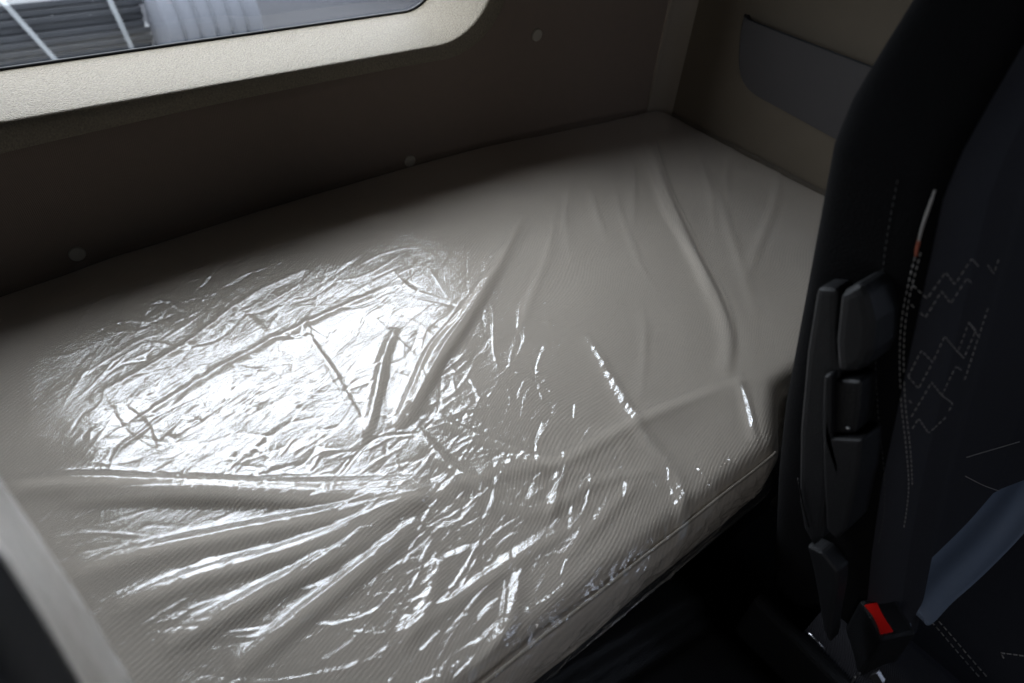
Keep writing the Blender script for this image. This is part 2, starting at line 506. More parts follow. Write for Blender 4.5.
# the hidden part carries on behind the seat: mirror the rounded end towards the front of the cab
top0 = atx(749, 15, XR); top1 = atx(864, 58, XR)
sl = (top1.z - top0.z) / (top1.y - top0.y)
bot0, bot1 = atx(778, 103, XR), atx(822, 127, XR)
slb = (bot1.z - bot0.z) / (bot1.y - bot0.y)
yend = bot1.y - .34
low = [(bot1.y - .1, bot1.z + slb * -.1), (yend + .05, bot1.z + slb * (yend + .05 - bot1.y)), (yend + .01, bot1.z + .02 + slb * (yend - bot1.y)),
       (yend, bot1.z + .06 + slb * (yend - bot1.y)), (yend, top0.z + sl * (yend - top0.y))]
outl = yz + low
pk = empty('wall_pocket', (XR, (top0.y + yend) / 2, bot0.z), 'grey moulded storage pocket with rounded lower corner fixed to the right side wall', 'storage pocket')
cy_ = sum(a for a, b in outl) / len(outl); cz_ = sum(b for a, b in outl) / len(outl)
bm = bmesh.new()
prof_ = [(1.0, 0.0), (.998, -.004), (.99, -.009), (.97, -.013), (.93, -.016)]
rg = []
ztop = lambda y: top0.z + sl * (y - top0.y)
for (s, dx) in prof_:
    r = []
    for (y, z) in outl:
        yy = cy_ + (y - cy_) * s; zz = cz_ + (z - cz_) * s
        f = (z - min(b for a, b in outl)) / (top0.z - min(b for a, b in outl))
        # the rim stays at the rim: open-topped pocket leaning out into the cab
        if s < 1 and z > ztop(y) - .012: zz = ztop(yy) - .0005
        r.append(bm.verts.new((XR + dx * (1 + .5 * max(0, f)), yy, zz)))
    rg.append(r)
m_ = len(outl)
for a, b in zip(rg, rg[1:]):
    for i in range(m_ - 1): bm.faces.new((a[i], a[i + 1], b[i + 1], b[i]))
bm.faces.new(rg[-1])
o = from_bm('pocket_front', bm, M['pocket'], smooth=True); adopt(o, pk)
for f_ in o.data.polygons:
    if len(f_.vertices) > 4: f_.use_smooth = False
md = o.modifiers.new('t', 'SOLIDIFY'); md.thickness = .003; md.offset = 0
# rim lip
bm = bmesh.new()
tp = [Vector((XR - .004, top0.y + .004, top0.z)), Vector((XR - .018, top0.y - .004, ztop(top0.y - .004))), Vector((XR - .025, top0.y - .03, ztop(top0.y - .03))),
      Vector((XR - .027, cy_, ztop(cy_))), Vector((XR - .025, yend + .05, ztop(yend + .05))), Vector((XR - .004, yend, ztop(yend)))]
tube(bm, catmull(tp, 8), .0014, 8)
adopt(from_bm('pocket_rim', bm, M['black_soft'], smooth=True), pk)

# ------------------------------------------------------------------ mattress
RB = .034                       # roll of the mattress edge
c_ = atz(772, 458)              # front corner behind the passenger seat
f1 = atz(500, 683)
XC, YFR = c_.x + .030, c_.y - .004
YFL = YFR - .013
print('front corner', c_, 'front edge at', f1, 'rear', atz(0, 292), atz(410, 163), atz(655, 108), atz(808, 178))


def outline():
    """outer outline of the mattress in plan (counter-clockwise), corners rounded"""
    raw = [(XL + .004, .30, .03), (-.12, .30, .04), (-.045, YFL, .04), (.02, YFL, .02), (XC, YFR, .045), (XC + .085, YFR + .060, .05), (XR - .004, YFR + .066, .03)]
    back = [(XR - .004, ywall(XR) - .009, .03)] + [(x, ywall(x) - .009, 0) for x in np.linspace(XR - .12, XL + .12, 16)] + [(XL + .004, ywall(XL) - .009, .03)]
    poly = raw + back
    out = []; k = len(poly)
    for i, (x, y, r) in enumerate(poly):
        p = Vector((x, y)); a = Vector(poly[i - 1][:2]); b = Vector(poly[(i + 1) % k][:2])
        if r == 0:
            out.append(p); continue
        u = (a - p).normalized(); v = (b - p).normalized()
        ang = u.angle(v); d = r / math.tan(ang / 2)
        p0, p1 = p + u * d, p + v * d
        cc = p + (u + v).normalized() * (r / math.sin(ang / 2))
        a0 = math.atan2(p0.y - cc.y, p0.x - cc.x); a1 = math.atan2(p1.y - cc.y, p1.x - cc.x)
        da = (a1 - a0 + PI) % (2 * PI) - PI
        for s in range(9): out.append(cc + Vector((math.cos(a0 + da * s / 8), math.sin(a0 + da * s / 8))) * r)
    # resample
    res = []; k = len(out)
    for i in range(k):
        a, b = out[i], out[(i + 1) % k]; L = (b - a).length; m = max(1, int(L / .006))
        for s in range(m): res.append(a.lerp(b, s / m))
    return np.array([[p.x, p.y] for p in res])


OL = outline()
d_ = np.roll(OL, -1, 0) - np.roll(OL, 1, 0); d_ /= np.linalg.norm(d_, axis=1)[:, None]
NRM = np.stack([d_[:, 1], -d_[:, 0]], 1)       # outward
# the roll is wide along the front, tight where the mattress is tucked against the walls
RK = np.where((OL[:, 0] > XR - .03) | (OL[:, 0] < XL + .03) | (OL[:, 1] > .85), .007, RB)
for _ in range(30): RK = (np.roll(RK, 1) + RK * 2 + np.roll(RK, -1)) / 4
INS = OL - NRM * RK[:, None]


def inside(X, Y):
    r = np.zeros(X.shape, bool); x1, y1 = INS[:, 0], INS[:, 1]; x2, y2 = np.roll(x1, -1), np.roll(y1, -1)
    for a, b, c, d in zip(x1, y1, x2, y2):
        if b == d: continue
        cnd = ((b > Y) != (d > Y)) & (X < (c - a) * (Y - b) / (d - b) + a)
        r ^= cnd
    return r


def drape(X, Y, H):
    """wrap the sheet (plan X, Y with lift H along its normal) over the mattress edge"""
    s = np.zeros(X.shape); R = np.full(X.shape, RB); nx = np.zeros(X.shape); ny = np.zeros(X.shape); qx = X.copy(); qy = Y.copy()
    out = ~inside(X, Y)
    oi = np.argwhere(out)
    for st in range(0, len(oi), 4000):
        ch = oi[st:st + 4000]; px = X[ch[:, 0], ch[:, 1]]; py = Y[ch[:, 0], ch[:, 1]]
        D = (px[:, None] - INS[:, 0]) ** 2 + (py[:, None] - INS[:, 1]) ** 2
        k = D.argmin(1); dd = np.sqrt(D[np.arange(len(k)), k])
        i, j = ch[:, 0], ch[:, 1]
        qx[i, j] = INS[k, 0]; qy[i, j] = INS[k, 1]
        vx = px - INS[k, 0]; vy = py - INS[k, 1]
        w = np.clip(dd / .01, 0, 1)
        dn = np.maximum(dd, 1e-9)
        ax = NRM[k, 0] * (1 - w) + vx / dn * w; ay = NRM[k, 1] * (1 - w) + vy / dn * w
        al = np.hypot(ax, ay) + 1e-9
        s[i, j] = dd; R[i, j] = RK[k]; nx[i, j] = ax / al; ny[i, j] = ay / al
    th = np.minimum(s / R, PI / 2)
    ho = R * np.sin(th); dz = -R * (1 - np.cos(th)) - np.maximum(0, s - R * PI / 2)
    # lift along the surface normal
    ho = ho + H * np.sin(th); z = BED + dz + H * np.cos(th)
    return np.stack([qx + nx * ho, qy + ny * ho, z], -1), s


def vnoise(X, Y, seed=0):
    """smooth value noise, -1..1"""
    r = np.random.default_rng(seed); G = r.uniform(-1, 1, (512, 512))
    xi = np.floor(X).astype(int); yi = np.floor(Y).astype(int); fx = X - xi; fy = Y - yi
    fx = fx * fx * fx * (fx * (fx * 6 - 15) + 10); fy = fy * fy * fy * (fy * (fy * 6 - 15) + 10)
    g = lambda a, b: G[a % 512, b % 512]
    return (g(xi, yi) * (1 - fx) + g(xi + 1, yi) * fx) * (1 - fy) + (g(xi, yi + 1) * (1 - fx) + g(xi + 1, yi + 1) * fx) * fy


def sheet_axes(x0, x1, y0, y1, st):
    return np.meshgrid(np.arange(x0, x1, st), np.arange(y0, y1, st), indexing='ij')


bed = empty('bunk_mattress', (.25, .57, BED - .10), 'beige rib-knit bunk mattress filling the rear of the cab', 'mattress')
EX = RB * PI / 2 + .012
# underside block (so that the mattress has a body)
bm = bmesh.new(); prism(bm, [Vector((a, b, BED - .084)) for a, b in INS[::6]], (0, 0, .03))
adopt(from_bm('mattress_base', bm, M['black_soft']), bed)
# piping round the front edge
i0 = np.argmin((OL[:, 0] - XL) ** 2 + (OL[:, 1] - YFR) ** 2)
t45 = .78
PI_ = INS + NRM * (RK[:, None] * math.sin(t45) + .0005)
sel = [k for k in range(len(OL)) if OL[k, 1] < YFR + .075 and -.08 < OL[k, 0] < XC - .004]
pts = [Vector((PI_[k, 0], PI_[k, 1], BED - .001 - RK[k] * (1 - math.cos(t45)) - .0010 + .0008 * math.sin(k * .3))) for k in sel[::2]]
bm = bmesh.new(); tube(bm, pts, .0019, 8)
adopt(from_bm('mattress_piping', bm, M['piping'], smooth=True), bed)

# ---- the plastic film over it
STP = .0013
X, Y = sheet_axes(-.30, XR + EX * .4, YFL - EX - .05, ywall(.3) + EX * .4, STP)
H = .0014 * vnoise(X * 7, Y * 8, 21) + .0005 * vnoise(X * 17 + Y * 9, Y * 30 - X * 12, 22)
W0x, W0y = X[0, 0], Y[0, 0]


def seg_dist(Xs, Ys, a, b):
    dx, dy = b[0] - a[0], b[1] - a[1]; L2 = dx * dx + dy * dy + 1e-12
    t = ((Xs - a[0]) * dx + (Ys - a[1]) * dy) / L2
    tc = np.clip(t, 0, 1)
    ex, ey = Xs - a[0] - tc * dx, Ys - a[1] - tc * dy
    sd = ((Xs - a[0]) * dy - (Ys - a[1]) * dx) / math.sqrt(L2)
    return np.hypot(ex, ey), sd, t


def crease(pts, amp, width, sharp=False, taper=True, skew=0.0):
    """a fold along a polyline in plan; amp m high, width m"""
    pts = [(p[0], p[1]) for p in pts]
    m = width * 5
    xs = [p[0] for p in pts]; ys = [p[1] for p in pts]
    i0 = max(0, int((min(xs) - m - W0x) / STP)); i1 = min(X.shape[0], int((max(xs) + m - W0x) / STP) + 1)
    j0 = max(0, int((min(ys) - m - W0y) / STP)); j1 = min(X.shape[1], int((max(ys) + m - W0y) / STP) + 1)
    if i1 <= i0 or j1 <= j0: return
    Xs, Ys = X[i0:i1, j0:j1], Y[i0:i1, j0:j1]
    best = np.full(Xs.shape, 9.0); par = np.zeros(Xs.shape); sgn = np.zeros(Xs.shape)
    k = len(pts) - 1
    for q in range(k):
        d, sd, t = seg_dist(Xs, Ys, pts[q], pts[q + 1])
        w = d < best
        best[w] = d[w]; par[w] = ((q + np.clip(t, 0, 1)) / k)[w]; sgn[w] = sd[w]
    env = np.sin(np.clip(par, 0, 1) * PI) ** .6 if taper else 1.0
    wd = width * (1 + skew * np.sign(sgn))
    if sharp: h = np.exp(-best / wd)
    else: h = np.exp(-(best / wd) ** 2)
    H[i0:i1, j0:j1] += amp * env * h


def pl(*px):
    return [(p.x, p.y) for p in (catmull([atz(a, b) for a, b in px], 6) if len(px) > 2 else [atz(a, b) for a, b in px])]


# long folds read off the photograph (plan positions on the mattress)
FOLDS = [
    ([(652, 138), (664, 180), (690, 240), (716, 290), (730, 330), (728, 375)], .0075, .0085, .25),
    ([(640, 140), (668, 210), (700, 265), (712, 300)], .003, .006, 0),
    ([(716, 185), (730, 225), (742, 262), (760, 320)], .0022, .007, 0),
    ([(780, 165), (776, 200), (760, 240), (748, 275)], .003, .008, 0),
    ([(735, 140), (728, 170), (729, 195)], .002, .006, 0),
    ([(522, 215), (500, 262), (470, 315), (440, 360), (418, 400), (402, 432)], .0085, .0095, .2),
    ([(492, 270), (458, 318), (430, 352), (412, 392), (395, 430)], .005, .005, -.2),
    ([(395, 330), (384, 360), (376, 400), (366, 440)], .005, .006, 0),
    ([(590, 190), (598, 215), (606, 240)], .002, .005, 0),
    ([(560, 200), (545, 260), (530, 300), (520, 330)], .002, .006, 0),
    ([(0, 486), (80, 484), (200, 488), (320, 490), (430, 486)], .0085, .010, .2),
    ([(60, 500), (200, 499), (330, 502), (450, 494)], .006, .007, 0),
    ([(70, 575), (160, 552), (280, 528), (360, 512), (430, 497)], .008, .010, .2),
    ([(110, 612), (200, 580), (300, 552), (380, 520), (425, 500)], .007, .009, 0),
    ([(160, 650), (240, 610), (330, 560), (400, 522)], .007, .009, 0),
    ([(230, 675), (300, 620), (370, 565), (420, 520)], .006, .008, 0),
    ([(410, 430), (440, 462), (462, 480), (500, 500)], .005, .008, 0),
    ([(430, 420), (480, 440), (540, 462), (600, 480)], .003, .007, 0),
    ([(430, 497), (500, 470), (560, 462), (620, 430), (700, 395), (770, 372)], .0045, .009, 0),
    ([(470, 500), (540, 510), (600, 480), (660, 470)], .003, .007, 0),
    ([(586, 335), (602, 362), (622, 398), (650, 440), (678, 470)], .004, .006, 0),
    ([(738, 375), (746, 400), (752, 425), (757, 442)], .0045, .0045, 0),
    ([(676, 468), (684, 500), (690, 540), (680, 570)], .004, .006, 0),
    ([(700, 150), (712, 190), (716, 230)], .0018, .005, 0),
    ([(630, 150), (634, 190), (632, 240)], .0018, .006, 0),
    ([(612, 180), (622, 215), (640, 260), (660, 290)], .0014, .004, 0),
    ([(575, 170), (566, 215), (572, 262)], .0016, .005, 0),
    ([(640, 300), (646, 340), (640, 400)], .0014, .005, 0),
    ([(560, 560), (590, 530), (620, 500), (640, 480)], .003, .006, 0),
    ([(400, 640), (470, 590), (540, 545), (590, 520)], .003, .006, 0),
    ([(520, 560), (516, 600), (500, 640), (470, 675)], .004, .006, 0),
    ([(440, 560), (430, 600), (400, 650)], .003, .006, 0),
    ([(560, 470), (556, 500), (549, 520)], .003, .004, 0),
    ([(90, 404), (180, 352), (250, 300), (310, 270)], .0028, .006, 0),
    ([(130, 430), (220, 372), (320, 320), (400, 285)], .0026, .006, 0),
    ([(220, 300), (260, 330), (290, 380), (300, 410)], .0022, .006, 0),
    ([(300, 300), (310, 340), (330, 370), (352, 410), (372, 445)], .003, .005, 0),
]
for px, a, w, sk in FOLDS:
    crease(pl(*px), a, w, False, True, sk)
    if a > .004:       # a pressed sharp kink along one flank
        q = pl(*px); crease([(x + w * .8, y + w * .5) for x, y in q], a * .22, w * .3, True)


def scatter(n, px_box, ang, spread, L, amp, wid, seed):
    r = np.random.default_rng(seed)
    for _ in range(n):
        px = r.uniform(px_box[0], px_box[2]); py = r.uniform(px_box[1], px_box[3])
        a = math.radians(ang + r.normal() * spread); l = r.uniform(*L)
        dx, dy = math.cos(a) * l / 2, -math.sin(a) * l / 2
        bend = r.normal() * l * .10
        c = atz(px, py)
        p = pl((px - dx, py - dy), (px + bend * math.sin(a), py + bend * math.cos(a)), (px + dx, py + dy))
        sg = 1 if r.uniform() < .62 else -1
        crease(p, sg * r.uniform(*amp), r.uniform(*wid), r.uniform() < .55)


scatter(420, (70, 255, 500, 500), 38, 20, (12, 90), (.0002, .0007), (.0013, .0028), 1)
scatter(90, (130, 260, 480, 480), -50, 30, (14, 70), (.0002, .0009), (.0013, .003), 2)
scatter(130, (20, 490, 480, 683), 24, 9, (50, 190), (.0002, .0007), (.0012, .0020), 3)
scatter(170, (430, 300, 700, 480), 30, 26, (10, 70), (.0003, .0009), (.0012, .0024), 4)
scatter(60, (480, 260, 640, 420), 70, 20, (18, 60), (.0003, .0010), (.0013, .0026), 5)
scatter(240, (380, 450, 770, 683), 40, 14, (30, 150), (.0002, .0009), (.0011, .0018), 6)
scatter(34, (400, 450, 760, 683), 45, 20, (30, 90), (.0010, .0020), (.0013, .0020), 26)
scatter(50, (480, 440, 770, 640), 80, 20, (16, 60), (.0006, .0022), (.0014, .0024), 16)
scatter(40, (600, 130, 800, 420), 70, 20, (20, 90), (.0002, .0005), (.002, .004), 7)
scatter(60, (0, 250, 300, 480), 40, 25, (14, 60), (.0002, .0005), (.0014, .0026), 8)
# crisp gathers along the front edge
for _ in range(170):
    x = rng.uniform(-.2, XC - .02); y = YFR + rng.uniform(-.03, .02); a = rng.normal() * .5 + (.35 if rng.uniform() < .7 else -.9)
    l = rng.uniform(.015, .06)
    crease([(x - math.cos(a) * l / 2, y - math.sin(a) * l / 2), (x + math.cos(a) * l / 2, y + math.sin(a) * l / 2)], rng.uniform(.0005, .0018), rng.uniform(.0016, .004), rng.uniform() < .6)
H = np.clip(H, -.0025, .03) + .0042
# keep the film close at the walls
P, s_ = drape(X, Y, H)
low = P[..., 2] < BED - .078
P[..., 2] = np.maximum(P[..., 2], BED - .078 - .002 * vnoise(X * 60, Y * 60, 9))
film = grid_mesh('plastic_cover', P, M['film'])
tag(film, 'clear crinkled plastic protective film draped over the beige bunk mattress', 'plastic film')

# ---- the cloth cover itself, with the same long folds pressed softly into it
STP = .0038
X, Y = sheet_axes(XL - EX - .02, XR + EX, YFL - EX - .03, ywall(.3) + EX, STP)
W0x, W0y = X[0, 0], Y[0, 0]
H = .0035 * vnoise(X * 4.2, Y * 5, 3) + .0012 * vnoise(X * 14, Y * 16, 4)
for px, a, w, sk in FOLDS:
    crease(pl(*px), a * .62, w * 1.15, False, True, sk)
H -= .005
P, s_ = drape(X, Y, H)
P[..., 2] = np.maximum(P[..., 2], BED - .085)
adopt(grid_mesh('mattress_cover', P, M['mattress']), bed)

# ---- box under the bunk and the black moulded tunnel in front of it
bunk = empty('bunk_box', (.25, .6, 0), 'black storage box carrying the bunk mattress', 'bunk base')
bm = bmesh.new()
ins2 = INS - NRM * .012
prism(bm, [Vector((a, b, 0.002)) for a, b in ins2[::5]], (0, 0, BED - .0865))
adopt(from_bm('box_body', bm, M['black']), bunk)
bm = bmesh.new(); pts = [Vector((INS[k, 0] + NRM[k, 0] * .004, INS[k, 1] + NRM[k, 1] * .004, BED - .097)) for k in range(len(OL)) if OL[k, 1] < YFR + .075 and -.08 < OL[k, 0] < XR - .05][::3]
tube(bm, pts, .007, 8)
adopt(from_bm('edge_rail', bm, M['black_soft'], smooth=True), bunk)


# ------------------------------------------------------------------ seats
def sgp(v, p): return math.copysign(abs(v) ** p, v)


def smooth01(t):
    t = min(1, max(0, t)); return t * t * (3 - 2 * t)


def interp(t, tab):
    if t <= tab[0][0]: return tab[0][1]
    for (a, va), (b, vb) in zip(tab, tab[1:]):
        if t <= b: return va + (vb - va) * smooth01((t - a) / (b - a)) if True else 0
    return tab[-1][1]


def lin(t, tab):
    return float(np.interp(t, [a for a, _ in tab], [b for _, b in tab]))


HW = [(-.14, .20), (-.06, .215), (.05, .238), (.14, .25), (.2, .25), (.375, .25), (.40, .236), (.423, .212), (.458, .172), (.50, .148), (.55, .135), (.62, .130), (.70, .128), (.745, .110), (.765, .075), (.775, .03)]
NPHI = 96


def back_point(z, phi, cx, dy, off=0.0):
    w = lin(z, HW) + off
    yr = .145 + .22 * z + off + dy
    yf = .0 + .30 * z - off + dy
    if z > .70:
        k = (z - .70) / .08; yr -= .03 * k * k; yf += .03 * k * k
    ym = (yr * .45 + yf * .55)
    c, s = math.cos(phi), math.sin(phi)
    x = w * sgp(c, .26)
    u = abs(x) / max(w, 1e-4)
    if s >= 0:
        y = ym + (yr - ym) * abs(s) ** .26
    else:
        fd = 1 - .36 * smooth01((.72 - u) / .38) * smooth01((.52 - z) / .12)
        y = ym - (ym - yf) * abs(s) ** .5 * fd
    return (cx + x, y, BED + z)


def seat(name, cx, dy, label, group):
    root = empty(name, (cx, dy - .2, 0), label, 'seat')
    zs = list(np.linspace(-.14, .70, 60)) + [.72, .735, .745, .755, .763, .769, .775]
    # phi ranges: rear and sides / side bolsters / centre panel
    def span(a, b, m, nm, k, off=0.0):
        P = np.array([[back_point(z, a + (b - a) * i / m, cx, dy, off) for z in zs] for i in range(m + 1)])
        return adopt(grid_mesh(nm, P, k), root)
    r = PI / 180
    objs = []
    objs.append(span(-22 * r, 202 * r, 80, 'backrest_shell', M['seat_side']))
    objs.append(span(202 * r, 237 * r, 30, 'side_bolster', M['seat_blue'], .0012))
    objs.append(span(303 * r, 338 * r, 30, 'side_bolster', M['seat_blue'], .0012))
    objs.append(span(237 * r, 303 * r, 60, 'backrest_panel', M['seat']))
    # cushion: domed grid with raised side bolsters
    def cush(u0, u1, nm, k, off=0.0, n_=40):
        rows = []
        for i in range(n_ + 1):
            u = u0 + (u1 - u0) * i / n_
            row = []
            for j in range(60):
                v = j / 59
                y = .045 - .54 * v + dy
                e = min(1, (1 - abs(u)) / .10); edge = math.sqrt(max(0, 1 - (1 - e) ** 2))
                ev = min(1, (1 - v) / .14); edv = math.sqrt(max(0, 1 - (1 - ev) ** 2))
                rb = smooth01((abs(u) - .60) / .18)
                z = -.105 + .030 * rb - .02 * v + .01 * math.sin(PI * v) - .065 * (1 - edge) - .065 * (1 - edv)
                if abs(abs(u) - .62) < .02: z -= .004
                row.append((cx + u * .235, y, BED + z + off))
            rows.append(row)
        return adopt(grid_mesh(nm, np.array(rows), k), root)
    objs.append(cush(-1, -.62, 'cushion_bolster', M['seat_blue']))
    objs.append(cush(.62, 1, 'cushion_bolster', M['seat_blue']))
    objs.append(cush(-.62, .62, 'cushion_panel', M['seat']))
    # cushion pan, base and side valance
    bm = bmesh.new(); box(bm, cx - .234, cx + .234, dy - .49, dy + .06, BED - .27, BED - .168)
    adopt(from_bm('cushion_pan', bm, M['black_soft'], bevel=.012), root)
    bm = bmesh.new(); box(bm, cx - .19, cx + .19, dy - .42, dy + .04, .001, BED - .275)
    adopt(from_bm('seat_pedestal', bm, M['black'], bevel=.02), root)
    bm = bmesh.new(); vs = box(bm, cx - .252, cx - .236, dy - .46, dy + .10, BED - .30, BED - .13)
    for v in vs:
        if v.co.z > BED - .2 and v.co.y > dy: v.co.z += .03
    adopt(from_bm('side_cover', bm, M['black'], bevel=.006), root)
    return root, objs


pas, pobjs = seat('passenger_seat', .725, 0.0, 'black cloth passenger seat with beige zigzag stitching at the right of the bunk', None)
drv, dobjs = seat('driver_seat', -.308, .045, 'black driver seat wrapped in clear film, out of focus at lower left', None)
bpy.context.view_layer.update()


def bvh(objs):
    vs, fs = [], []
    for o in objs:
        b = len(vs); mw = o.matrix_world
        vs += [mw @ v.co for v in o.data.vertices]; fs += [[b + i for i in p.vertices] for p in o.data.polygons]
    return BVHTree.FromPolygons(vs, fs)


BV = bvh(pobjs)


def onseat(px, py):
    h, nn, _, _ = BV.ray_cast(CAM, ray(px, py))
    return (h, nn) if h else (None, None)


def stitches(name, lines, dash=.0042, gap=.0022, r=.00055, m=None):
    """dashed thread lying on the seat cover, along polylines measured on the seat"""
    for ln in lines:
        bm = bmesh.new(); pts = []
        k = len(ln)
        for i in range(k - 1):
            (a, b), (c, d) = ln[i], ln[i + 1]
            m_ = max(2, int(math.hypot(c - a, d - b) / 2.0))
            for s in range(m_):
                h, nn = onseat(a + (c - a) * s / m_, b + (d - b) * s / m_)
                if h: pts.append(h + (nn if nn.dot(CAM - h) > 0 else -nn) * .0006)
        if len(pts) < 2:
            bm.free(); continue
        acc = 0.0; i = 0; on = True; cur = [pts[0]]; lim = dash
        for a, b in zip(pts, pts[1:]):
            L = (b - a).length
            if L > .03:          # the seam passes out of sight behind a bulge: go on in a new piece
                if len(bm.verts): adopt(from_bm(name, bm, m or M['stitch'], smooth=True), pas); bm = bmesh.new()
                cur = [b]; acc = 0; on = True; lim = dash; continue
            p = a
            while L > 1e-9:
                st = min(L, lim - acc); q = p.lerp(b, st / L); acc += st; L -= st; p = q
                if on: cur.append(q.copy())
                if acc >= lim - 1e-9:
                    if on and len(cur) >= 2 and (cur[-1] - cur[0]).length > 1e-4:
                        tube(bm, [cur[0], cur[-1]], r, 5)
                    on = not on; acc = 0; lim = dash if on else gap; cur = [q.copy()]
        adopt(from_bm(name, bm, m or M['stitch'], smooth=True), pas)


def smoothpx(pts): return [(p.x, p.y) for p in catmull([Vector((a, b, 0)) for a, b in pts], 6)]


stitches('bolster_stitching', [smoothpx([(917, 250), (905, 300), (900, 345), (901, 400), (906, 450), (908, 490), (903, 530)]),
                               smoothpx([(921, 252), (909, 300), (904, 345), (905, 400), (910, 450), (912, 490)]),
                               ], .0030, .0022, .0004)
stitches('side_stitching', [smoothpx([(898, 180), (887, 240), (880, 300), (876, 360), (879, 420), (884, 470), (884, 510), (878, 545)])], .0028, .0026, .0003, M['stitch_dark'])
stitches('quilt_stitching', [[(913, 285), (927, 298), (945, 272), (954, 284), (971, 258), (979, 268)],
                             [(911, 304), (925, 317), (941, 291), (950, 303), (966, 278), (972, 284)],
                             [(987, 265), (993, 274), (1000, 252)],
                             [(908, 376), (921, 350), (932, 362), (944, 336), (957, 352), (968, 322), (980, 340)],
                             [(908, 376), (918, 388), (932, 362)], [(987, 308), (963, 382)], [(968, 322), (975, 330), (963, 358), (952, 346)],
                             [(911, 416), (931, 382), (941, 395), (955, 366), (964, 372)],
                             [(909, 400), (914, 406)], [(912, 428), (918, 418), (928, 433), (948, 414)], [(941, 395), (952, 403), (946, 415)]], .0030, .0022, .0004)
stitches('crease_stitching', [smoothpx([(966, 457), (990, 450), (1024, 440)]), smoothpx([(965, 476), (985, 486), (1003, 492)])], .0034, .0022, .0005)
stitches('cushion_stitching', [smoothpx([(919, 609), (940, 632), (962, 658), (984, 683)]), smoothpx([(924, 606), (946, 630), (968, 656), (990, 681)]),
                               [(1023, 656), (1000, 653), (1008, 666)]], .0042, .0022, .0007)
# little side label sewn into the bolster seam
bm = bmesh.new(); q = [onseat(a, b)[0] for a, b in smoothpx([(935, 190), (930, 205), (923, 225), (918, 244)])]
q = [p for p in q if p]
if len(q) > 2: tube(bm, [p + (CAM - p).normalized() * .001 for p in q], lambda t: .0006 + .0004 * math.sin(PI * t), 6)
o = adopt(from_bm('seam_piping', bm, M['stitch'], smooth=True), pas)
bm = bmesh.new(); q = [onseat(a, b)[0] for a, b in ((919, 241), (917, 249), (916, 256))]
q = [p for p in q if p]
if len(q) > 2: tube(bm, [p + (CAM - p).normalized() * .001 for p in q], .0011, 6)
o = adopt(from_bm('side_tag', bm, M['tag'], smooth=True), pas); o['label'] = 'small reddish tag in the seam'


def side_plate(name, px, x, th, m, bevel, parent, per=0):
    pts = [atx(a, b, x) for a, b in px]
    if per: pts = catmull(pts, per, closed=True)
    bm = bmesh.new(); prism(bm, pts, (th, 0, 0))
    o = from_bm(name, bm, m, bevel=bevel, smooth=False, seg=3)
    return adopt(o, parent)


# folded armrest at the inboard side of the backrest (a plate behind, a chunky capped arm in front)
AX = .442
arm = side_plate('armrest', [(816, 287), (837, 289), (838, 380), (830, 440), (828, 500), (822, 538), (812, 548), (803, 530), (798, 500), (799, 430), (806, 350)], AX + .012, .028, M['black_soft'], .006, pas)
c1 = side_plate('armrest_cap', [(838, 294), (860, 282), (868, 296), (874, 322), (872, 352), (866, 366), (858, 373), (836, 374), (834, 340)], AX, .042, M['black_soft'], .008, arm)
c2 = side_plate('armrest_arm', [(823, 376), (831, 374), (830, 438), (862, 440), (858, 480), (851, 508), (846, 530), (836, 540), (826, 530), (823, 470), (822, 420)], AX + .004, .036, M['black_soft'], .005, arm)
c3 = side_plate('armrest_button', [(835, 380), (861, 381), (859, 410), (855, 434), (832, 434), (833, 405)], AX + .010, .026, M['black'], .004, arm)
p = atx(848, 428, AX + .009)
bm = bmesh.new(); bmesh.ops.create_uvsphere(bm, u_segments=12, v_segments=8, radius=.0016, matrix=Matrix.Translation(p))
adopt(from_bm('button_dot', bm, M['metal'], smooth=True), pas)
side_plate('armrest_bracket', [(806, 545), (822, 553), (838, 572), (837, 590), (832, 618), (829, 645), (822, 628), (818, 600), (813, 572)], AX + .02, .02, M['black_soft'], .004, pas)
# steel wire drawn as the side cover's edge highlight, then bright latch parts
bm = bmesh.new(); tube(bm, [atx(809, 633, AX), atx(817, 641, AX), atx(825, 649, AX)], .0008, 6)
adopt(from_bm('edge_highlight', bm, M['metal'], smooth=True), pas)
bm = bmesh.new(); tube(bm, catmull([atx(852, 683, AX), atx(855, 677, AX), atx(860, 673, AX)], 4), .0009, 6)
pts = [atx(a, b, AX) for a, b in ((870, 676), (877, 673), (883, 683), (876, 690))]
prism(bm, pts, (.004, 0, 0))
adopt(from_bm('latch_plate', bm, M['metal'], smooth=False), pas)
bm = bmesh.new(); tube(bm, catmull([atx(798, 478, AX + .01), atx(803, 505, AX + .01), atx(809, 527, AX + .01)], 4), .0007, 6)
adopt(from_bm('armrest_edge', bm, M['black_gloss'], smooth=True), pas)

# ---- seat belt across the cushion
bc = [((1040, 462), -.055), ((1028, 486), -.062), ((1008, 512), -.068), ((983, 538), -.072), ((958, 561), -.068), ((934, 581), -.062), ((918, 597), -.058), ((906, 607), -.062), ((899, 616), -.085)]
cl = catmull([atz(a, b, BED + z) for (a, b), z in bc], 8)
rows = []
for i, p in enumerate(cl):
    t = (cl[min(i + 1, len(cl) - 1)] - cl[max(i - 1, 0)]).normalized()
    k = i / (len(cl) - 1)
    s = t.cross(Vector((.15, -.25, 1))).normalized()
    wd = .0255 * (1 - .35 * smooth01((k - .78) / .22))
    nn = s.cross(t).normalized()
    if nn.z < 0: nn = -nn
    row = []
    for j in range(17):
        u = j / 16 * 2 - 1
        row.append(p + s * (wd * u) + nn * (.0018 * math.sin(u * 5 + k * 4) + .003 * (1 - u * u)))
    rows.append([tuple(q) for q in row])
belt = grid_mesh('seat_belt', np.array(rows), M['belt'])
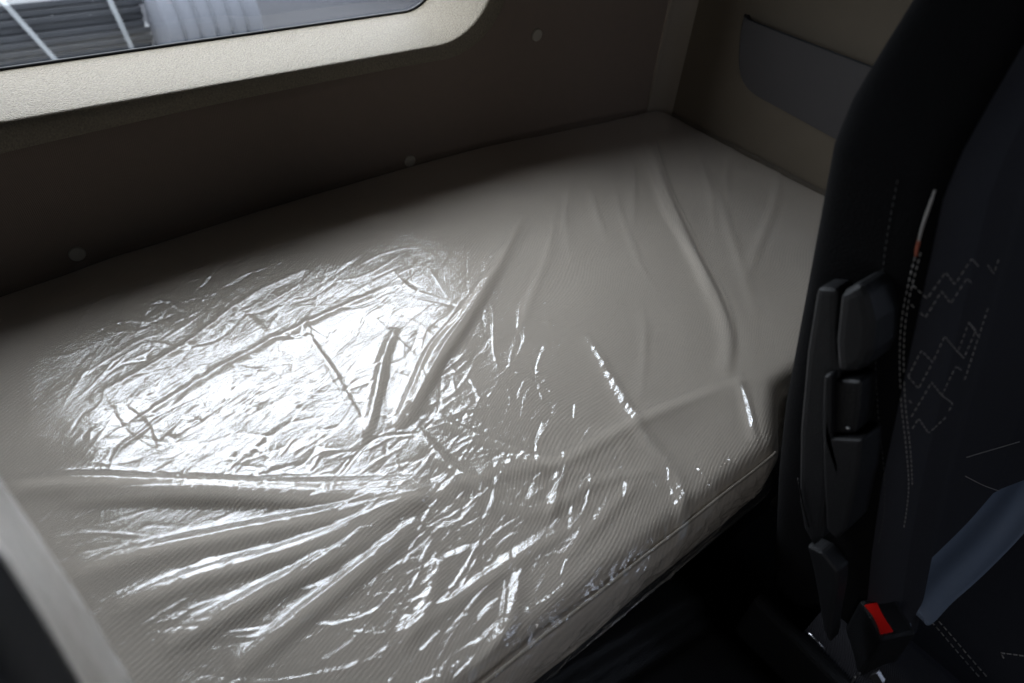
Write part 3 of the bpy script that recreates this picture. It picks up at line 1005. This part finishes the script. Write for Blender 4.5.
md = belt.modifiers.new('t', 'SOLIDIFY'); md.thickness = .0013; md.offset = 0
tag(belt, 'blue-grey seat belt webbing lying across the passenger seat cushion', 'seat belt')
# stop button on the belt
p = cl[2]
bm = bmesh.new(); rg = []
q = atz(1020, 468, BED - .05)
for (r, dz) in ((.0035, 0), (.0035, .002), (.0025, .0032), (.0004, .0034)):
    rg.append([bm.verts.new((q.x + r * math.cos(2 * PI * k / 16), q.y + r * math.sin(2 * PI * k / 16), q.z + dz)) for k in range(16)])
for a, b in zip(rg, rg[1:]):
    for k in range(16): bm.faces.new((a[k], a[(k + 1) % 16], b[(k + 1) % 16], b[k]))
bm.faces.new(rg[-1]); bm.faces.new(rg[0][::-1])
o = from_bm('stop_button', bm, M['stitch'], smooth=True); o.parent = belt

# ---- buckle
ZB = BED - .015
A_, B_ = atz(870.5, 604, ZB), atz(887, 633, ZB)
ctr = (A_ + B_) / 2; ax = (B_ - A_).normalized(); L = (B_ - A_).length / 2
toc = (CAM - ctr).normalized(); nrm = (Vector((0, 0, 1)) * .7 + toc * .3); nrm = (nrm - ax * nrm.dot(ax)).normalized(); sd = nrm.cross(ax)
Mb = Matrix((( ax.x, sd.x, nrm.x, ctr.x), (ax.y, sd.y, nrm.y, ctr.y), (ax.z, sd.z, nrm.z, ctr.z), (0, 0, 0, 1)))
bk = empty('seat_belt_buckle', tuple(ctr), 'black seat belt buckle with a red release button beside the passenger seat', 'buckle')
bm = bmesh.new()
box(bm, -L - .006, L + .006, -.008, .026, -.085, -.0005)
bmesh.ops.transform(bm, matrix=Mb, verts=bm.verts)
adopt(from_bm('buckle_housing', bm, M['black'], bevel=.004), bk)
bm = bmesh.new()
pts = []
for i in range(9):
    t = i / 8 * 2 - 1; pts.append(Vector((t * L, -.0062 + .0022 * (1 - t * t), -.003)))
for i in range(9):
    t = 1 - i / 8 * 2; pts.append(Vector((t * L, .0062 + -.0012 * (1 - t * t), -.003)))
prism(bm, pts, (0, 0, .0045)); bmesh.ops.transform(bm, matrix=Mb, verts=bm.verts)
o = adopt(from_bm('release_button', bm, M['red'], bevel=.0008), bk); o['label'] = 'red release button'

# ---- film over the driver seat
rows = []
zs = list(np.linspace(.02, .74, 90)) + [.75, .76, .768, .774]
for i in range(141):
    ph = 2 * PI * i / 140
    row = []
    for z in zs:
        off = .012 + .003 * math.sin(5 * ph + 9 * z) + .0025 * math.sin(13 * ph - 21 * z) + .006 * smooth01((.25 - z) / .2)
        row.append(back_point(z, ph, -.308, .045, off))
    rows.append(row)
fs = grid_mesh('seat_film', np.array(rows), M['film_seat'])
tag(fs, 'loose clear plastic film bag wrapped around the driver seat backrest', 'plastic film')

# ---- moulded engine tunnel between the seats
tun = empty('engine_tunnel', (.22, -.3, 0), 'black moulded engine tunnel with a recessed tray in front of the bunk', 'console')
ZT = BED - .15
rows = []
xs = np.linspace(-.03, .47, 110); ys = np.linspace(-.75, .195, 180)
for x in xs:
    row = []
    for y in ys:
        z = -.155
        # step rising to the bunk behind a rib parallel to its front edge
        yl = .178 - .13 * (x - .20)
        z += .020 * smooth01((y - yl + .012) / .012) - .006 * math.exp(-((y - yl + .03) / .006) ** 2)
        # tray
        def rr(cx_, cy_, hx, hy, r):
            qx, qy = abs(x - cx_) - hx + r, abs(y - cy_) - hy + r
            return math.hypot(max(qx, 0), max(qy, 0)) + min(max(qx, qy), 0) - r
        d = rr(.24, -.16, .17, .22, .07)
        z -= .045 * smooth01((-d) / .022)
        d2 = rr(.24, -.16, .185, .235, .08)
        z += .004 * math.exp(-(d2 / .006) ** 2)
        e = min(x + .03, .47 - x); z -= .05 * (1 - math.sqrt(max(0, 1 - (1 - min(1, e / .04)) ** 2)))
        row.append((x, y, BED + z))
    rows.append(row)
adopt(grid_mesh('tunnel_top', np.array(rows), M['black']), tun)
bm = bmesh.new(); box(bm, -.028, .468, -.748, .193, .001, BED - .215)
adopt(from_bm('tunnel_body', bm, M['black'], bevel=.01), tun)
# small hook / hinge under the bunk corner
hg = atz(786, 507, BED - .07)
bm = bmesh.new()
bmesh.ops.create_cone(bm, cap_ends=True, segments=20, radius1=.011, radius2=.009, depth=.03, matrix=Matrix.Translation((hg.x, hg.y, hg.z)) @ Matrix.Rotation(PI / 2, 4, 'X'))
h_ = from_bm('corner_hinge', bm, M['black_soft'], bevel=.002, smooth=False)
adopt(h_, bunk)

# ------------------------------------------------------------------ outside, seen through the rear window
GZ = -1.10
bm = bmesh.new(); box(bm, -14, 22, 1.4, 40, GZ - .1, GZ)
tag(from_bm('ground', bm, M['paving']), kind='structure')


def bundle(x0, x1, y0, y1, nl, th, label, straps, seedv):
    r = random.Random(seedv)
    root = empty('slab_bundle', ((x0 + x1) / 2, (y0 + y1) / 2, GZ), label, 'bundle', 'strapped bundles on the ground outside')
    z = GZ + .001
    for k in range(nl):
        a, b = r.uniform(-.012, .012), r.uniform(-.02, .02)
        bm = bmesh.new(); vs = box(bm, x0 + a, x1 + b, y0 + r.uniform(-.015, .015), y1, z, z + th - .008)
        adopt(from_bm('slab', bm, M['slab'], bevel=.008), root); z += th
    for (sx, lean) in straps:
        bm = bmesh.new(); w = .02; pts = []
        prof = [(y0 - .022, GZ + .002), (y0 - .03, (GZ + z) / 2), (y0 - .022, z - .01), (y0 + .02, z + .006), ((y0 + y1) / 2, z + .008), (y1 - .02, z + .006), (y1 + .02, z - .02), (y1 + .022, GZ + .002)]
        A = []
        for i, (yy, zz) in enumerate(prof):
            lx = sx + lean * (1 - (zz - GZ) / (z - GZ))
            A.append((bm.verts.new((lx - w, yy, zz)), bm.verts.new((lx + w, yy, zz))))
        for p, q in zip(A, A[1:]): bm.faces.new((p[0], p[1], q[1], q[0]))
        o = from_bm('strap', bm, M['strap']); adopt(o, root)
        md = o.modifiers.new('t', 'SOLIDIFY'); md.thickness = .004
        o['label'] = 'white packing strap'
    return root


gy = aty(75, 52, 6.6)
e_ = aty(152, 40, 6.6)
s1 = aty(22, 40, 6.6).x; s2 = aty(125, 30, 6.6).x
print('bundle', gy, e_, s1, s2)
bundle(-1.2, e_.x, 6.6, 7.5, 9, .056, 'bundle of dark slabs bound with white straps, outside beyond the window at upper left', [(s1 - .02, .22), (s2 - .06, .08), (s1 - .95, .2)], 1)
far = aty(392, 6, 7.2)
bundle(far.x - .02, far.x + 1.6, 7.2, 8.0, 8, .056, 'dark slab bundle outside, cut by the right end of the rear window', [(far.x + .9, .1)], 2)
# wrapped roll beside the bundle
RC = 6.3
r0, r1 = aty(158, 30, RC).x + .0, aty(250, 15, RC).x
rl = empty('wrapped_roll', ((r0 + r1) / 2, RC, GZ), 'large pale grey ribbed roll lying outside beside the strapped slab bundle', 'roll')
R_ = .29; nu = 150
P = []
for i in range(nu + 1):
    x = r0 + (r1 - r0) * i / nu
    k = (i / nu * 6) % 1
    rr = R_ * (1 - .055 * (1 - abs(math.sin(PI * k)) ** .35))
    P.append([(x, RC + rr * math.cos(2 * PI * j / 64), GZ + R_ + .002 + rr * math.sin(2 * PI * j / 64)) for j in range(65)])
P = [[(r0 + .002, RC, GZ + R_)] * 65] + P + [[(r1 - .002, RC, GZ + R_)] * 65]
adopt(grid_mesh('roll_wrap', np.array(P), M['wrap']), rl)
for k in range(1, 6):
    x = r0 + (r1 - r0) * k / 6
    bm = bmesh.new(); tube(bm, [(x, RC + (R_ * .972) * math.cos(2 * PI * j / 48), GZ + R_ + .002 + (R_ * .972) * math.sin(2 * PI * j / 48)) for j in range(48)], .013, 6, closed=True)
    adopt(from_bm('roll_band', bm, M['wrap_dark'], smooth=True), rl)

# ------------------------------------------------------------------ light
w = bpy.data.worlds.new('sky'); sc.world = w; w.use_nodes = True
nt = w.node_tree; nt.nodes.clear()
out = nt.nodes.new('ShaderNodeOutputWorld'); bg = nt.nodes.new('ShaderNodeBackground'); nt.links.new(bg.outputs[0], out.inputs[0])
tc = N(nt, 'ShaderNodeTexCoord'); sx = N(nt, 'ShaderNodeSeparateXYZ', {0: tc.outputs['Generated']})
cr = nt.nodes.new('ShaderNodeValToRGB'); nt.links.new(math_(nt, 'ADD', math_(nt, 'MULTIPLY', sx.outputs['Z'], .5), .5), cr.inputs[0])
e = cr.color_ramp.elements
e[0].position = .49; e[0].color = (.03, .032, .035, 1); e[1].position = .51; e[1].color = (.5, .5, .51, 1)
for p_, v_ in ((.70, .98), (.86, .98), (.95, .42), (1.0, .30)):
    x_ = e.new(p_); x_.color = (v_, v_ * .985, v_ * .99, 1)
nt.links.new(cr.outputs[0], bg.inputs['Color']); bg.inputs['Strength'].default_value = 13.0


def area(name, loc, target, sx_, sy_, power, color, portal=False):
    ld = bpy.data.lights.new(name, 'AREA'); ld.shape = 'RECTANGLE'; ld.size = sx_; ld.size_y = sy_; ld.energy = power; ld.color = color
    o = bpy.data.objects.new(name, ld); col.objects.link(o); o.location = loc
    o.rotation_euler = (Vector(target) - Vector(loc)).to_track_quat('-Z', 'Y').to_euler()
    if portal: ld.cycles.is_portal = True
    return o


area('window_portal', (cx if False else (WX0 + WX1) / 2, YG + .03, (WZ0 + WZ1) / 2), ((WX0 + WX1) / 2, 0, (WZ0 + WZ1) / 2), WX1 - WX0 + .02, WZ1 - WZ0 + .02, 1, (1, 1, 1), True)
area('windscreen_daylight', (.24, YF + .02, 1.45), (.3, .4, .7), 1.3, .6, .9, (.60, .77, 1.0))
area('driver_door_daylight', (XL + .015, -.60, BED + .40), (.35, .15, BED - .1), .5, .3, 3.2, (.96, .96, 1.0))
area('door_window_daylight', (XR - .012, -.62, BED + .62), (.5, -.2, BED - .1), .55, .36, 1.8, (.68, .78, 1.0))

sc.view_settings.view_transform = 'Standard'; sc.view_settings.look = 'None'
sc.view_settings.gamma = 1; sc.view_settings.use_curve_mapping = False; sc.view_settings.exposure = 0
sc.cycles.use_denoising = True
sc.cycles.max_bounces = 8; sc.cycles.transparent_max_bounces = 12; sc.cycles.diffuse_bounces = 5
sc.cycles.caustics_reflective = True; sc.cycles.sample_clamp_indirect = 4
